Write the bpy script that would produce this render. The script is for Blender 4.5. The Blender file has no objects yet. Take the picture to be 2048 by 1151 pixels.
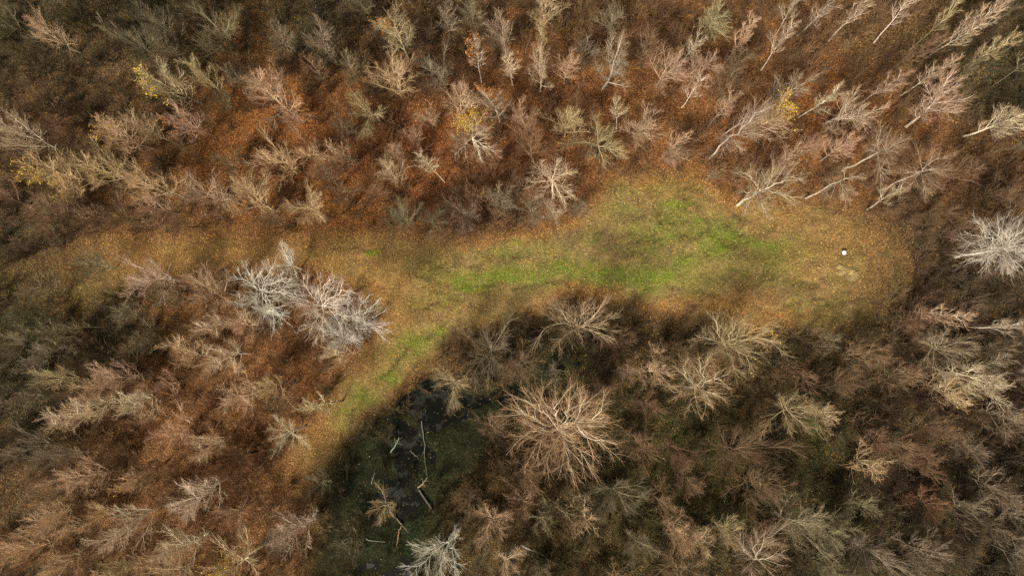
import bpy, math, random
import numpy as np
from mathutils import Vector, Quaternion, Matrix

SC = bpy.context.scene
COL = SC.collection
# ------------------------------------------------------------------ camera
H = 75.0                       # flying height of the camera
F = 1365.0                     # focal length in photo pixels (24 mm on 36 mm)
NX, NY = 1120.0, 640.0         # the point straight below the camera
cam = bpy.data.cameras.new('camera')
cam.lens = 36 * F / 2048
cam.sensor_width = 36
cam.clip_start = 0.5
cam.clip_end = 3000
co = bpy.data.objects.new('camera', cam)
COL.objects.link(co)
nadir = Vector(((NX - 1024) / F, -(NY - 575.5) / F, -1)).normalized()
Q = nadir.rotation_difference(Vector((0, 0, -1)))
# keep the picture's up pointing to +Y
co.rotation_mode = 'QUATERNION'
co.rotation_quaternion = Q
co.location = (0, 0, H)
SC.camera = co
QM = np.array(Q.to_matrix())

# ------------------------------------------------------------------ light
SUN_EL, SUN_AZ = math.radians(52), math.atan2(-0.55, -0.83)   # the sun stands low, below-left in the picture
w = bpy.data.worlds.new('World')
SC.world = w
w.use_nodes = True
nt = w.node_tree
sky = nt.nodes.new('ShaderNodeTexSky')
sky.sky_type = 'NISHITA'
sky.sun_disc = False
sky.sun_elevation = SUN_EL
sky.sun_rotation = SUN_AZ
sky.dust_density = 3.0
sky.air_density = 0.8
bgn = nt.nodes['Background']
# thin high cloud: the blue of the clear sky is mostly greyed out
hs = nt.nodes.new('ShaderNodeHueSaturation'); hs.inputs['Saturation'].default_value = 0.15
cm = nt.nodes.new('ShaderNodeMix'); cm.data_type = 'RGBA'; cm.blend_type = 'MULTIPLY'; cm.inputs[0].default_value = 1.0
cm.inputs[7].default_value = (1.0, 0.94, 0.84, 1)
nt.links.new(sky.outputs[0], hs.inputs['Color']); nt.links.new(hs.outputs[0], cm.inputs[6])
nt.links.new(cm.outputs[2], bgn.inputs[0])
bgn.inputs[1].default_value = 0.07
sl = bpy.data.lights.new('sun', 'SUN')
sl.energy = 3.0
sl.angle = math.radians(11)
sl.color = (1.0, 0.95, 0.80)
so = bpy.data.objects.new('sun', sl)
COL.objects.link(so)
sd = Vector((math.sin(SUN_AZ) * math.cos(SUN_EL), math.cos(SUN_AZ) * math.cos(SUN_EL), math.sin(SUN_EL)))
so.rotation_mode = 'QUATERNION'
so.rotation_quaternion = (-sd).to_track_quat('-Z', 'Y')
SC.view_settings.view_transform = 'Standard'
SC.view_settings.look = 'None'
SC.view_settings.exposure = 1.08
SC.view_settings.gamma = 1.0
SC.view_settings.use_curve_mapping = False
SC.cycles.use_denoising = False
SC.cycles.sample_clamp_indirect = 1.5
SC.cycles.sample_clamp_direct = 6.0
SC.cycles.max_bounces = 4
SC.cycles.diffuse_bounces = 2
SC.cycles.glossy_bounces = 2
SC.cycles.transparent_max_bounces = 8

# ------------------------------------------------------------------ helpers
rng = np.random.default_rng(7)
PI = math.pi

def at(px, py, z=0.0):
    """world point at height z seen at photo pixel (px,py)"""
    px = np.asarray(px, float); py = np.asarray(py, float); z = np.asarray(z, float)
    d = np.stack(np.broadcast_arrays((px - 1024) / F, -(py - 575.5) / F, -np.ones_like(px)), -1) @ QM.T
    k = (H - z) / -d[..., 2]
    p = d * k[..., None]
    p[..., 2] += H
    return p

def to_px(x, y, z=0.0):
    p = np.stack(np.broadcast_arrays(np.asarray(x, float), np.asarray(y, float), np.asarray(z, float) - H), -1) @ QM
    return 1024 + F * p[..., 0] / -p[..., 2], 575.5 - F * p[..., 1] / -p[..., 2]

def lattice(seed):
    return np.random.default_rng(seed).random((256, 256))
LAT = [lattice(100 + i) for i in range(8)]

def vnoise(x, y, scale, seed=0):
    L = LAT[seed % 8]
    x = np.asarray(x, float) / scale + 37.3 * seed
    y = np.asarray(y, float) / scale + 17.7 * seed
    xi = np.floor(x).astype(int); yi = np.floor(y).astype(int)
    fx = x - xi; fy = y - yi
    fx = fx * fx * (3 - 2 * fx); fy = fy * fy * (3 - 2 * fy)
    a = L[xi & 255, yi & 255]; b = L[(xi + 1) & 255, yi & 255]
    c = L[xi & 255, (yi + 1) & 255]; d = L[(xi + 1) & 255, (yi + 1) & 255]
    return (a * (1 - fx) + b * fx) * (1 - fy) + (c * (1 - fx) + d * fx) * fy

def fbm(x, y, scale, seed=0, n=4):
    s = 0; a = 1; t = 0
    for i in range(n):
        s = s + a * vnoise(x, y, scale / 2 ** i, seed + i); t += a; a *= .55
    return s / t

def sdist(px, py, poly):
    """signed distance (negative inside) to a polygon in photo pixels on the ground"""
    P = np.array(poly, float); n = len(P)
    px = np.asarray(px, float); py = np.asarray(py, float)
    dmin = np.full(px.shape, 1e9); ins = np.zeros(px.shape, bool)
    for i in range(n):
        ax, ay = P[i]; bx, by = P[(i + 1) % n]
        vx, vy = bx - ax, by - ay
        t = np.clip(((px - ax) * vx + (py - ay) * vy) / (vx * vx + vy * vy), 0, 1)
        dmin = np.minimum(dmin, np.hypot(px - ax - t * vx, py - ay - t * vy))
        c = ((ay > py) != (by > py))
        ins ^= c & (px < (bx - ax) * (py - ay) / (by - ay + 1e-12) + ax)
    return np.where(ins, -dmin, dmin)

def pdist(px, py, line):
    P = np.array(line, float); dmin = np.full(np.shape(px), 1e9)
    for i in range(len(P) - 1):
        ax, ay = P[i]; vx, vy = P[i + 1] - P[i]
        t = np.clip(((px - ax) * vx + (py - ay) * vy) / (vx * vx + vy * vy), 0, 1)
        dmin = np.minimum(dmin, np.hypot(px - ax - t * vx, py - ay - t * vy))
    return dmin

def sstep(a, b, x):
    t = np.clip((x - a) / (b - a), 0, 1)
    return t * t * (3 - 2 * t)

def blend(px, py, pts, power=3.0):
    """inverse-distance blend of control points (x,y,value...)"""
    px = np.asarray(px, float); py = np.asarray(py, float)
    A = np.array([p[:2] for p in pts], float); V = np.array([p[2:] for p in pts], float)
    wsum = np.zeros(px.shape); out = np.zeros(px.shape + (V.shape[1],))
    for a, v in zip(A, V):
        wgt = 1.0 / (((px - a[0]) ** 2 + (py - a[1]) ** 2) / 1e4 + 0.15) ** (power / 2)
        wsum += wgt; out += wgt[..., None] * v
    return out / wsum[..., None]

def mesh_from(verts, faces, mats=(), smooth=False, colors=None, name='mesh'):
    """verts (N,3), faces (M,k) with one k"""
    me = bpy.data.meshes.new(name)
    verts = np.ascontiguousarray(verts, np.float32); faces = np.ascontiguousarray(faces, np.int32)
    M, k = faces.shape
    me.vertices.add(len(verts)); me.vertices.foreach_set('co', verts.ravel())
    me.loops.add(M * k); me.loops.foreach_set('vertex_index', faces.ravel())
    me.polygons.add(M)
    me.polygons.foreach_set('loop_start', np.arange(0, M * k, k, dtype=np.int32))
    me.polygons.foreach_set('loop_total', np.full(M, k, np.int32))
    if smooth:
        me.polygons.foreach_set('use_smooth', np.ones(M, bool))
    for m in mats:
        me.materials.append(m)
    if colors is not None:
        a = me.color_attributes.new('tone', 'FLOAT_COLOR', 'POINT')
        c = np.ones((len(verts), 4), np.float32); c[:, :3] = colors
        a.data.foreach_set('color', c.ravel())
    me.update(calc_edges=True)
    return me

def link(name, me, parent=None, **props):
    o = bpy.data.objects.new(name, me)
    COL.objects.link(o)
    if parent is not None:
        o.parent = parent
    for k, v in props.items():
        o[k] = v
    return o

# ------------------------------------------------------------------ materials
def mat(name, rough=0.9, spec=0.15):
    m = bpy.data.materials.new(name); m.use_nodes = True
    b = m.node_tree.nodes['Principled BSDF']
    b.inputs['Roughness'].default_value = rough
    b.inputs['Specular IOR Level'].default_value = spec
    return m, m.node_tree, b

def N(t, kind, **kw):
    n = t.nodes.new(kind)
    for k, v in kw.items():
        if k in n.inputs: n.inputs[k].default_value = v
        else: setattr(n, k, v)
    return n

def mixc(t, fac, a, b, mode='MIX'):
    m = t.nodes.new('ShaderNodeMix'); m.data_type = 'RGBA'; m.blend_type = mode
    for s, v in ((m.inputs[0], fac), (m.inputs[6], a), (m.inputs[7], b)):
        if hasattr(v, 'is_output') or isinstance(v, bpy.types.NodeSocket): t.links.new(v, s)
        elif isinstance(v, (int, float)): s.default_value = v
        else: s.default_value = (*v, 1)
    return m.outputs[2]

def ramp(t, src, stops):
    r = t.nodes.new('ShaderNodeValToRGB'); t.links.new(src, r.inputs[0])
    e = r.color_ramp.elements
    while len(e) < len(stops): e.new(0.5)
    for el, (p, c) in zip(e, stops):
        el.position = p; el.color = (*c, 1) if hasattr(c, '__len__') else (c, c, c, 1)
    return r.outputs[0]

def bark_material(name, scale, lo, hi, moss=0.0):
    m, t, b = mat(name, 0.92, 0.1)
    oi = N(t, 'ShaderNodeObjectInfo'); tc = N(t, 'ShaderNodeTexCoord')
    mp = N(t, 'ShaderNodeMapping'); mp.inputs['Scale'].default_value = (1, 1, .35)
    t.links.new(tc.outputs['Object'], mp.inputs[0])
    n = N(t, 'ShaderNodeTexNoise', Scale=scale, Detail=4.0); t.links.new(mp.outputs[0], n.inputs['Vector'])
    v = ramp(t, n.outputs[0], [(0.3, lo), (0.7, hi)])
    c = mixc(t, 1.0, oi.outputs['Color'], v, 'MULTIPLY')
    if moss:
        n2 = N(t, 'ShaderNodeTexNoise', Scale=1.3, Detail=3.0); t.links.new(tc.outputs['Object'], n2.inputs['Vector'])
        f = ramp(t, n2.outputs[0], [(0.5, 0.0), (0.7, moss)])
        c = mixc(t, f, c, (0.16, 0.17, 0.09))
    t.links.new(c, b.inputs['Base Color'])
    return m
M_bark = bark_material('bark', 5.0, .62, 1.15, 0.45)
M_limb = bark_material('limb bark', 2.5, .7, 1.15, 0.2)
M_twig = bark_material('twig bark', 1.2, .7, 1.25)

def tone_material(name, rough=0.85, instancer=False, scale=3.0, lo=.7, hi=1.25, trans=0.0, spec=.15):
    m, t, b = mat(name, rough, spec)
    a = N(t, 'ShaderNodeAttribute', attribute_name='tone')
    if instancer: a.attribute_type = 'INSTANCER'
    g = N(t, 'ShaderNodeNewGeometry')
    n = N(t, 'ShaderNodeTexNoise', Scale=scale, Detail=2.0); t.links.new(g.outputs['Position'], n.inputs['Vector'])
    v = ramp(t, n.outputs[0], [(0.3, lo), (0.7, hi)])
    c = mixc(t, 1.0, a.outputs['Color'], v, 'MULTIPLY')
    t.links.new(c, b.inputs['Base Color'])
    if trans:
        tr = N(t, 'ShaderNodeBsdfTranslucent'); t.links.new(c, tr.inputs[0])
        mx = N(t, 'ShaderNodeMixShader'); mx.inputs[0].default_value = trans
        t.links.new(b.outputs[0], mx.inputs[1]); t.links.new(tr.outputs[0], mx.inputs[2])
        t.links.new(mx.outputs[0], t.nodes['Material Output'].inputs[0])
    return m
M_leaf = tone_material('leaf', .7, trans=.25)
M_litter = tone_material('dry leaf', .65, scale=6.0, lo=.6, hi=1.3)
M_grass = tone_material('grass blade', .8, scale=1.5, lo=.75, hi=1.2)
M_shrub = tone_material('shrub twig', .9, instancer=True, scale=.9, lo=.6, hi=1.3)

# ground: the kind of cover is carried by the mesh, its leaf and fibre texture by the nodes
M_ground, t, b = mat('forest floor', .95, .1)
tc = N(t, 'ShaderNodeNewGeometry')
tone = N(t, 'ShaderNodeAttribute', attribute_name='tone')
cov = N(t, 'ShaderNodeAttribute', attribute_name='cover')
vor = N(t, 'ShaderNodeTexVoronoi', Scale=9.0); t.links.new(tc.outputs['Position'], vor.inputs['Vector'])
sep = N(t, 'ShaderNodeSeparateColor'); t.links.new(vor.outputs['Color'], sep.inputs[0])
leafv = ramp(t, sep.outputs[0], [(0.0, .35), (0.5, .8), (.8, 1.3), (1.0, 2.3)])
mpg = N(t, 'ShaderNodeMapping'); mpg.inputs['Scale'].default_value = (.55, 1.6, 1)
t.links.new(tc.outputs['Position'], mpg.inputs[0])
fib = N(t, 'ShaderNodeTexNoise', Scale=4.0, Detail=8.0, Roughness=.75); t.links.new(mpg.outputs[0], fib.inputs['Vector'])
fibv = ramp(t, fib.outputs[0], [(0.32, .35), (0.5, .95), (.68, 1.7)])
big = N(t, 'ShaderNodeTexNoise', Scale=.8, Detail=6.0, Roughness=.65); t.links.new(tc.outputs['Position'], big.inputs['Vector'])
bigv = ramp(t, big.outputs[0], [(0.32, .65), (0.68, 1.3)])
v = mixc(t, cov.outputs['Fac'], leafv, fibv)
c = mixc(t, 1.0, mixc(t, 1.0, tone.outputs['Color'], v, 'MULTIPLY'), bigv, 'MULTIPLY')
t.links.new(c, b.inputs['Base Color'])
bp = N(t, 'ShaderNodeBump', Strength=.6, Distance=.08)
t.links.new(v, bp.inputs['Height']); t.links.new(bp.outputs[0], b.inputs['Normal'])

M_water, t, b = mat('black pond water', .06, .2)
b.inputs['IOR'].default_value = 1.33
tc = N(t, 'ShaderNodeNewGeometry')
n = N(t, 'ShaderNodeTexNoise', Scale=.55, Detail=7.0, Roughness=.65); t.links.new(tc.outputs['Position'], n.inputs['Vector'])
f = ramp(t, n.outputs[0], [(0.5, 0.0), (0.68, 1.0)])
c = mixc(t, f, (.002, .0022, .0015), (.007, .009, .0035))
t.links.new(c, b.inputs['Base Color'])
t.links.new(ramp(t, f, [(0.0, .05), (1.0, .9)]), b.inputs['Roughness'])
n2 = N(t, 'ShaderNodeTexNoise', Scale=3.0, Detail=2.0); t.links.new(tc.outputs['Position'], n2.inputs['Vector'])
bp = N(t, 'ShaderNodeBump', Strength=.08, Distance=.05); t.links.new(n2.outputs[0], bp.inputs['Height']); t.links.new(bp.outputs[0], b.inputs['Normal'])

# ------------------------------------------------------------------ what covers the ground where (photo pixels)
GLADE = [(180, 482), (330, 470), (450, 470), (640, 470), (760, 476), (900, 492), (1050, 475), (1140, 452), (1185, 412),
         (1225, 372), (1290, 345), (1380, 352), (1460, 385), (1520, 405), (1600, 420), (1700, 445), (1790, 478), (1830, 540),
         (1800, 600), (1710, 648), (1600, 655), (1500, 645), (1380, 628), (1240, 600), (1120, 592), (1050, 622), (980, 648),
         (910, 664), (850, 728), (770, 782), (705, 832), (665, 880), (640, 940), (600, 1040), (565, 1060), (585, 930),
         (640, 850), (690, 780), (728, 715), (765, 650), (735, 600), (690, 560), (620, 520), (520, 520), (430, 528),
         (330, 542), (250, 572), (180, 610), (120, 618), (60, 600), (-60, 580), (-60, 530), (80, 515)]
POND = [(860, 745), (790, 792), (720, 840), (675, 890), (645, 960), (632, 1030), (600, 1100), (600, 1200), (830, 1200), (860, 1090),
        (900, 1010), (960, 940), (985, 880), (1000, 830), (1050, 780), (1120, 770), (1180, 730), (1120, 700), (1040, 745), (960, 770), (900, 735)]
GREEN = [(1150, 552, 320, 30, .7), (1340, 460, 150, 100, .46), (1500, 520, 140, 60, .46), (830, 690, 90, 50, .5), (720, 810, 50, 50, .6), (1000, 510, 200, 20, .4), (900, 600, 120, 40, .4), (1040, 550, 120, 16, .7), (1320, 540, 110, 18, .8), (1430, 500, 60, 30, .8), (800, 700, 60, 60, .3), (900, 545, 110, 30, .36), (700, 820, 50, 34, .55), (1500, 520, 110, 24, .4), (1380, 430, 60, 40, .45), (950, 562, 55, 18, 1), (1020, 550, 70, 14, .8), (905, 548, 40, 10, .6), (1240, 553, 70, 12, .9), (1310, 545, 60, 16, 1), (1375, 527, 40, 18, .9), (1420, 500, 35, 22, .8),
         (1450, 470, 40, 26, 1), (1500, 490, 50, 16, .9), (1545, 488, 22, 18, .9), (1355, 405, 45, 14, .7), (1400, 435, 35, 16, .6),
         (1028, 490, 22, 9, .9), (1100, 500, 50, 10, .5), (880, 662, 26, 14, .9), (780, 745, 34, 20, .7), (735, 800, 34, 22, .7),
         (685, 850, 26, 22, .6), (745, 512, 16, 8, .8), (170, 598, 60, 22, .8), (100, 600, 40, 20, .6), (240, 590, 30, 18, .6),
         (450, 480, 60, 8, .4), (330, 495, 50, 12, .4), (1250, 370, 30, 16, .4), (1660, 520, 60, 12, .25), (1120, 620, 60, 10, .3), (850, 540, 50, 16, .35),
         (1290, 440, 60, 14, .3), (1580, 550, 60, 14, .3)]
RUSTG = [(1720, 480, 70, 30, .7), (1750, 560, 60, 50, .6), (1630, 500, 90, 70, .45), (1560, 440, 60, 30, .6), (1400, 375, 100, 22, .6), (560, 500, 260, 60, .75), (740, 600, 90, 110, .8), (860, 610, 120, 60, .45), (250, 510, 200, 50, .6), (1450, 615, 90, 22, 1), (1560, 635, 80, 16, .9), (1340, 605, 70, 14, .8), (770, 640, 55, 50, .9), (720, 720, 50, 50, .8), (800, 600, 40, 30, .6),
         (640, 850, 50, 60, .9), (690, 560, 40, 30, .8), (600, 490, 80, 20, .9), (400, 490, 90, 16, .7), (700, 470, 60, 16, .9),
         (1290, 360, 60, 18, .9), (1480, 400, 60, 18, .8), (150, 500, 140, 30, .6), (300, 510, 120, 40, .7), (500, 500, 120, 30, .7), (980, 650, 60, 16, .5),
         (600, 960, 40, 70, .9), (860, 600, 50, 20, .3), (1180, 430, 40, 20, .5), (1330, 385, 60, 16, .5), (1420, 420, 50, 14, .4)]
TONES = [  # litter / moss / soil colours of the wood floor, (x, y, r, g, b)
    (60, 60, .075, .06, .03), (300, 60, .05, .045, .022), (620, 60, .055, .048, .022), (900, 40, .075, .05, .024), (1200, 30, .11, .062, .026), (1500, 40, .18, .08, .03),
    (1800, 60, .13, .075, .03), (2010, 150, .05, .045, .022), (80, 260, .12, .06, .026), (180, 160, .09, .052, .025), (350, 180, .11, .052, .02), (500, 260, .2, .068, .02), (620, 260, .2, .066, .018),
    (470, 240, .2, .07, .018), (680, 340, .18, .06, .02), (850, 300, .19, .062, .02), (1000, 330, .17, .056, .018), (1150, 230, .2, .072, .024), (1000, 150, .18, .07, .025), (1350, 230, .2, .078, .028),
    (1500, 310, .21, .08, .028), (1650, 240, .23, .082, .026), (1800, 280, .22, .085, .03), (2000, 330, .14, .07, .03), (250, 430, .12, .055, .022), (60, 440, .07, .05, .024), (700, 440, .2, .075, .02),
    (940, 430, .1, .05, .022), (1650, 400, .18, .08, .03), (1850, 470, .07, .045, .022), (1980, 580, .055, .04, .02), (60, 640, .035, .035, .014), (220, 660, .05, .042, .018), (60, 780, .04, .036, .018),
    (400, 680, .19, .08, .03), (600, 760, .24, .095, .033), (350, 830, .2, .083, .032), (180, 880, .12, .065, .028), (530, 920, .22, .09, .033), (300, 1050, .17, .075, .03), (80, 1080, .08, .05, .025), (560, 1080, .2, .085, .03),
    (700, 950, .03, .032, .012), (830, 1080, .035, .036, .014), (1000, 850, .05, .04, .018), (950, 1020, .08, .046, .018), (1100, 720, .04, .034, .015), (1300, 680, .07, .045, .02), (1260, 900, .05, .042, .016), (1120, 1050, .08, .05, .022),
    (1350, 880, .04, .042, .012), (1400, 1000, .045, .045, .014), (1480, 760, .1, .055, .024), (1650, 720, .05, .04, .02), (1640, 880, .045, .05, .014), (1600, 970, .035, .035, .016), (1800, 700, .075, .048, .024), (1950, 830, .07, .042, .022),
    (1800, 900, .055, .042, .022), (1950, 1000, .04, .036, .02), (1700, 1070, .035, .032, .017), (1500, 1080, .055, .04, .018), (2000, 1120, .04, .036, .02)]
RUTS = [[(820, 548), (930, 575), (1050, 572), (1160, 560)], [(1250, 470), (1330, 440), (1410, 450), (1470, 500)], [(1240, 500), (1340, 470), (1400, 480)], [(700, 830), (780, 740), (870, 650), (960, 612)], [(1290, 380), (1390, 380), (1470, 430), (1540, 460)], [(1330, 596), (1420, 620), (1480, 636)], [(1520, 545), (1600, 575), (1700, 580)], [(340, 480), (450, 490), (600, 482)], [(1180, 585), (1300, 572), (1400, 590), (1500, 606), (1560, 640)], [(1560, 612), (1620, 598), (1690, 606), (1740, 596)], [(1480, 570), (1560, 560), (1640, 570)],
        [(1440, 600), (1480, 618), (1520, 640)], [(1300, 392), (1390, 398), (1440, 440), (1490, 480)], [(1180, 470), (1240, 440), (1330, 425)], [(900, 522), (1000, 520), (1060, 508)],
        [(840, 520), (880, 530), (960, 528)], [(760, 800), (840, 730), (900, 690)], [(860, 585), (940, 590), (1010, 585)], [(1360, 500), (1420, 460), (1400, 420)],
        [(560, 500), (660, 498), (780, 510)], [(1580, 640), (1660, 612), (1720, 610)], [(780, 640), (820, 620), (900, 600)]]

def warp(px, py, a=26.0):
    wx = px + (fbm(px, py, 90, 1, 4) - .5) * 2 * a
    wy = py + (fbm(px, py, 90, 5, 4) - .5) * 2 * a
    return wx, wy

def gauss(px, py, L):
    s = np.zeros(np.shape(px))
    for (x, y, sx, sy, a) in L:
        s = np.maximum(s, a * np.exp(-((px - x) / sx) ** 2 / 1.2 - ((py - y) / sy) ** 2 / 1.2))
    return s

def cover(px, py):
    """fields at photo pixel positions: glade 0..1, green, rust, pond, rut, tone rgb"""
    wx, wy = warp(px, py)
    gd = sdist(wx, wy, GLADE)
    glade = sstep(36, -26, gd) * (1 - .62 * sstep(1600, 1850, px + (fbm(px, py, 60, 4) - .5) * 260)) * (.25 + .75 * sstep(60, 330, px + (fbm(px, py, 70, 6) - .5) * 200)) * (1 - .7 * sstep(860, 980, py + (fbm(px, py, 60, 2) - .5) * 90))
    gx, gy = warp(px, py, 20)
    green = gauss(gx, gy, GREEN) * (0.4 + 1.1 * fbm(px, py * 2.2, 36, 3, 4))
    rust = gauss(gx, gy, RUSTG) * (0.5 + .9 * fbm(px, py, 30, 6, 3))
    edge = sstep(-34, 6, gd)
    rust = np.maximum(rust, edge * (.1 + .9 * sstep(.4, .62, fbm(px, py, 110, 0, 3))))
    pd = sdist(wx, wy, POND)
    pond = sstep(30, -40, pd)
    rut = np.zeros(np.shape(px))
    for L in RUTS:
        d = pdist(px + (fbm(px, py, 50, 2, 2) - .5) * 24, py + (fbm(px, py, 40, 4, 2) - .5) * 24, L)
        rut = np.maximum(rut, np.exp(-(d / 3.6) ** 2) * sstep(.3, .55, vnoise(px, py, 26, 3)))
    tone = blend(px + (fbm(px, py, 60, 0) - .5) * 90, py + (fbm(px, py, 60, 4) - .5) * 90, TONES)
    patch = fbm(px, py, 55, 2, 4)[..., None]
    tone = tone * (0.5 + .85 * patch)
    tone = tone * np.array([.72, .78, .84])
    moss = np.array([.05, .06, .014])
    straw = np.array([.23, .155, .06]); dull = np.array([.13, .085, .038]); lawn = np.array([.11, .14, .018]); rustc = np.array([.22, .11, .036])
    stx = fbm(px, py * 2.4, 42, 7, 5)[..., None]
    g = dull + (straw - dull) * sstep(.35, .65, stx)
    ol = sstep(.4, .6, fbm(px, py * 2.0, 52, 1, 5))[..., None]
    g = g * (1 - .65 * ol) + np.array([.12, .11, .03]) * .65 * ol
    g = g * (1 - np.clip(rust, 0, 1)[..., None]) + rustc * np.clip(rust, 0, 1)[..., None]
    gg = (sstep(.08, .8, green) * (.62 + .3 * sstep(.35, .6, fbm(px, py * 1.6, 16, 2, 3))))[..., None]
    g = g * (1 - gg) + lawn * gg
    g = g * (1 - .5 * rut[..., None])
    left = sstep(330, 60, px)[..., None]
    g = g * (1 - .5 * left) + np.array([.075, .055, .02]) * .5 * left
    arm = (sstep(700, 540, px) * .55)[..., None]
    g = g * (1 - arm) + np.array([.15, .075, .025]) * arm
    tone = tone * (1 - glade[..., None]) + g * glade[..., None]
    pm = pond[..., None] * (1 - glade[..., None])
    tone = tone * (1 - .9 * pm) + np.array([.009, .0115, .004]) * .9 * pm
    return dict(glade=glade, green=gg[..., 0] * glade, rust=np.clip(rust, 0, 1), pond=pond * (1 - glade * .9), rut=rut * glade, tone=tone)

def height(x, y, f):
    z = (fbm(x, y, 9, 3, 4) - .5) * .7 * (1 - .7 * f['glade']) + (fbm(x, y, 1.6, 5, 3) - .5) * .22
    z -= f['rut'] * .07
    isl = fbm(x, y, 4.5, 6, 6)
    z += f['pond'] * (-.66 + .95 * sstep(.36, .66, isl) + (fbm(x, y, .9, 2, 2) - .5) * .35)
    return z
WATER_Z = -.42

# ------------------------------------------------------------------ ground
def axis(a0, a1, step, far):
    core = np.arange(a0, a1 + 1e-6, step); ext = step * np.cumsum(1.35 ** np.arange(1, 22))
    ext = ext[ext < far]
    return np.concatenate([(a0 - ext)[::-1], core, a1 + ext])
gx = axis(-74, 62, .36, 420); gy = axis(-38, 46, .36, 420)
GX, GY = np.meshgrid(gx, gy)
PX, PY = to_px(GX, GY)
FLD = cover(np.clip(PX, -400, 2450), np.clip(PY, -400, 1550))
GZ = height(GX, GY, FLD)
nx, ny = len(gx), len(gy)
V = np.stack([GX, GY, GZ], -1).reshape(-1, 3)
I = np.arange(nx * ny).reshape(ny, nx)
Fq = np.stack([I[:-1, :-1], I[:-1, 1:], I[1:, 1:], I[1:, :-1]], -1).reshape(-1, 4)
me = mesh_from(V, Fq, [M_ground], True, FLD['tone'].reshape(-1, 3), 'ground')
a = me.attributes.new('cover', 'FLOAT', 'POINT'); a.data.foreach_set('value', (FLD['glade'] * (1 - .6 * FLD['rust'])).astype(np.float32).ravel())
ground = link('ground', me, kind='structure')

def ground_z(x, y):
    xi = np.clip(np.searchsorted(gx, x) - 1, 0, nx - 2); yi = np.clip(np.searchsorted(gy, y) - 1, 0, ny - 2)
    fx = (x - gx[xi]) / (gx[xi + 1] - gx[xi]); fy = (y - gy[yi]) / (gy[yi + 1] - gy[yi])
    return (GZ[yi, xi] * (1 - fx) * (1 - fy) + GZ[yi, xi + 1] * fx * (1 - fy) + GZ[yi + 1, xi] * (1 - fx) * fy + GZ[yi + 1, xi + 1] * fx * fy)

wp = at(np.array([560, 1260, 1260, 560]), np.array([1260, 1260, 660, 660]))
wp = np.array([(p[0], p[1], WATER_Z) for p in wp])
link('pond_water', mesh_from(wp, np.array([[0, 1, 2, 3]]), [M_water]), kind='structure')
# ground elsewhere under that rectangle must stay above the water: only the pond hollow goes below it

# ------------------------------------------------------------------ fallen leaves, grass
def quads(P, size, aspect, nrm_tilt, yaw, rs, tri=False):
    n = len(P)
    u = np.stack([np.cos(yaw), np.sin(yaw), rs.normal(0, nrm_tilt, n)], -1)
    v = np.stack([-np.sin(yaw), np.cos(yaw), rs.normal(0, nrm_tilt, n)], -1)
    u *= size[:, None]; v *= (size * aspect)[:, None]
    return np.stack([P - u * .5, P - v * .45, P + u * .5, P + v * .5], 1).reshape(-1, 3), np.arange(4 * n).reshape(n, 4)

def scatter(n, rs):
    px = rs.uniform(-60, 2110, n); py = rs.uniform(-60, 1210, n)
    p = at(px, py)
    return px, py, p[:, 0], p[:, 1]
rs = np.random.default_rng(11)
px, py, x, y = scatter(430000, rs)
f = cover(px, py)
bright = f['tone'][:, 0] / .2
dens = np.where(f['glade'] > .5, .3 + .75 * f['rust'] - .1 * f['green'], .45 + .8 * np.clip(bright, 0, 1))
dens *= np.clip(.3 + 1.4 * fbm(px, py, 22, 2, 3), 0, 1.3)
dens = np.where(f['pond'] > .5, dens * .07, dens)
keep = rs.random(len(px)) < dens
px, py, x, y = px[keep], py[keep], x[keep], y[keep]
n = len(px)
pal = np.array([[.18, .078, .026], [.26, .11, .028], [.13, .065, .03], [.42, .2, .05], [.46, .29, .12], [.45, .31, .05], [.1, .05, .025]])
gl = f['glade'][keep]; pn = f['pond'][keep]; tn = f['tone'][keep]
pr = np.where(gl[:, None] > .5, [.17, .28, .1, .2, .14, .07, .04], [.28, .3, .17, .09, .035, .015, .11])
ci = (rs.random(n)[:, None] > np.cumsum(pr / pr.sum(1, keepdims=True), 1)).sum(1)
c = pal[np.minimum(ci, 6)] * rs.uniform(.6, 1.25, (n, 1))
mixf = np.where(gl > .5, .1, .35)[:, None]
c = c * (1 - mixf) + tn * rs.uniform(.5, 1.9, (n, 1)) * mixf
z = np.maximum(ground_z(x, y), WATER_Z) + rs.uniform(.015, .06, n)
P, Q4 = quads(np.stack([x, y, z], -1), rs.uniform(.08, .17, n), rs.uniform(.5, .9, n), .35, rs.uniform(0, 6.3, n), rs)
link('fallen_leaves', mesh_from(P, Q4, [M_litter], False, np.repeat(c, 4, 0)), kind='stuff',
     label='rust and orange fallen leaves scattered over the wood floor and glade', category='leaf litter')

# floating leaves are few; grass blades
px, py, x, y = scatter(420000, rs)
f = cover(px, py)
keep = rs.random(len(px)) < f['glade'] * (.75 - .45 * f['rust'] + .3 * f['green']) * np.clip(.2 + 1.4 * fbm(px, py * 2, 14, 6, 3), 0, 1) * 1.2
mossy = (f['glade'] < .3) & (f['tone'][:, 1] > f['tone'][:, 0] * .82)
keep |= mossy & (rs.random(len(px)) < .25 * (1 - f['pond']))
px, py, x, y = px[keep], py[keep], x[keep], y[keep]; tn = f['tone'][keep]; gr = f['green'][keep]
n = len(px); yaw = rs.uniform(0, 6.3, n); L = rs.uniform(.14, .36, n); wd = rs.uniform(.014, .036, n)
z = np.maximum(ground_z(x, y), WATER_Z)
base = np.stack([x, y, z], -1)
u = np.stack([np.cos(yaw), np.sin(yaw), rs.uniform(.25, .9, n)], -1) * L[:, None]
s = np.stack([-np.sin(yaw), np.cos(yaw), 0 * yaw], -1) * wd[:, None]
P = np.stack([base - s, base + s, base + u], 1).reshape(-1, 3)
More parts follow.
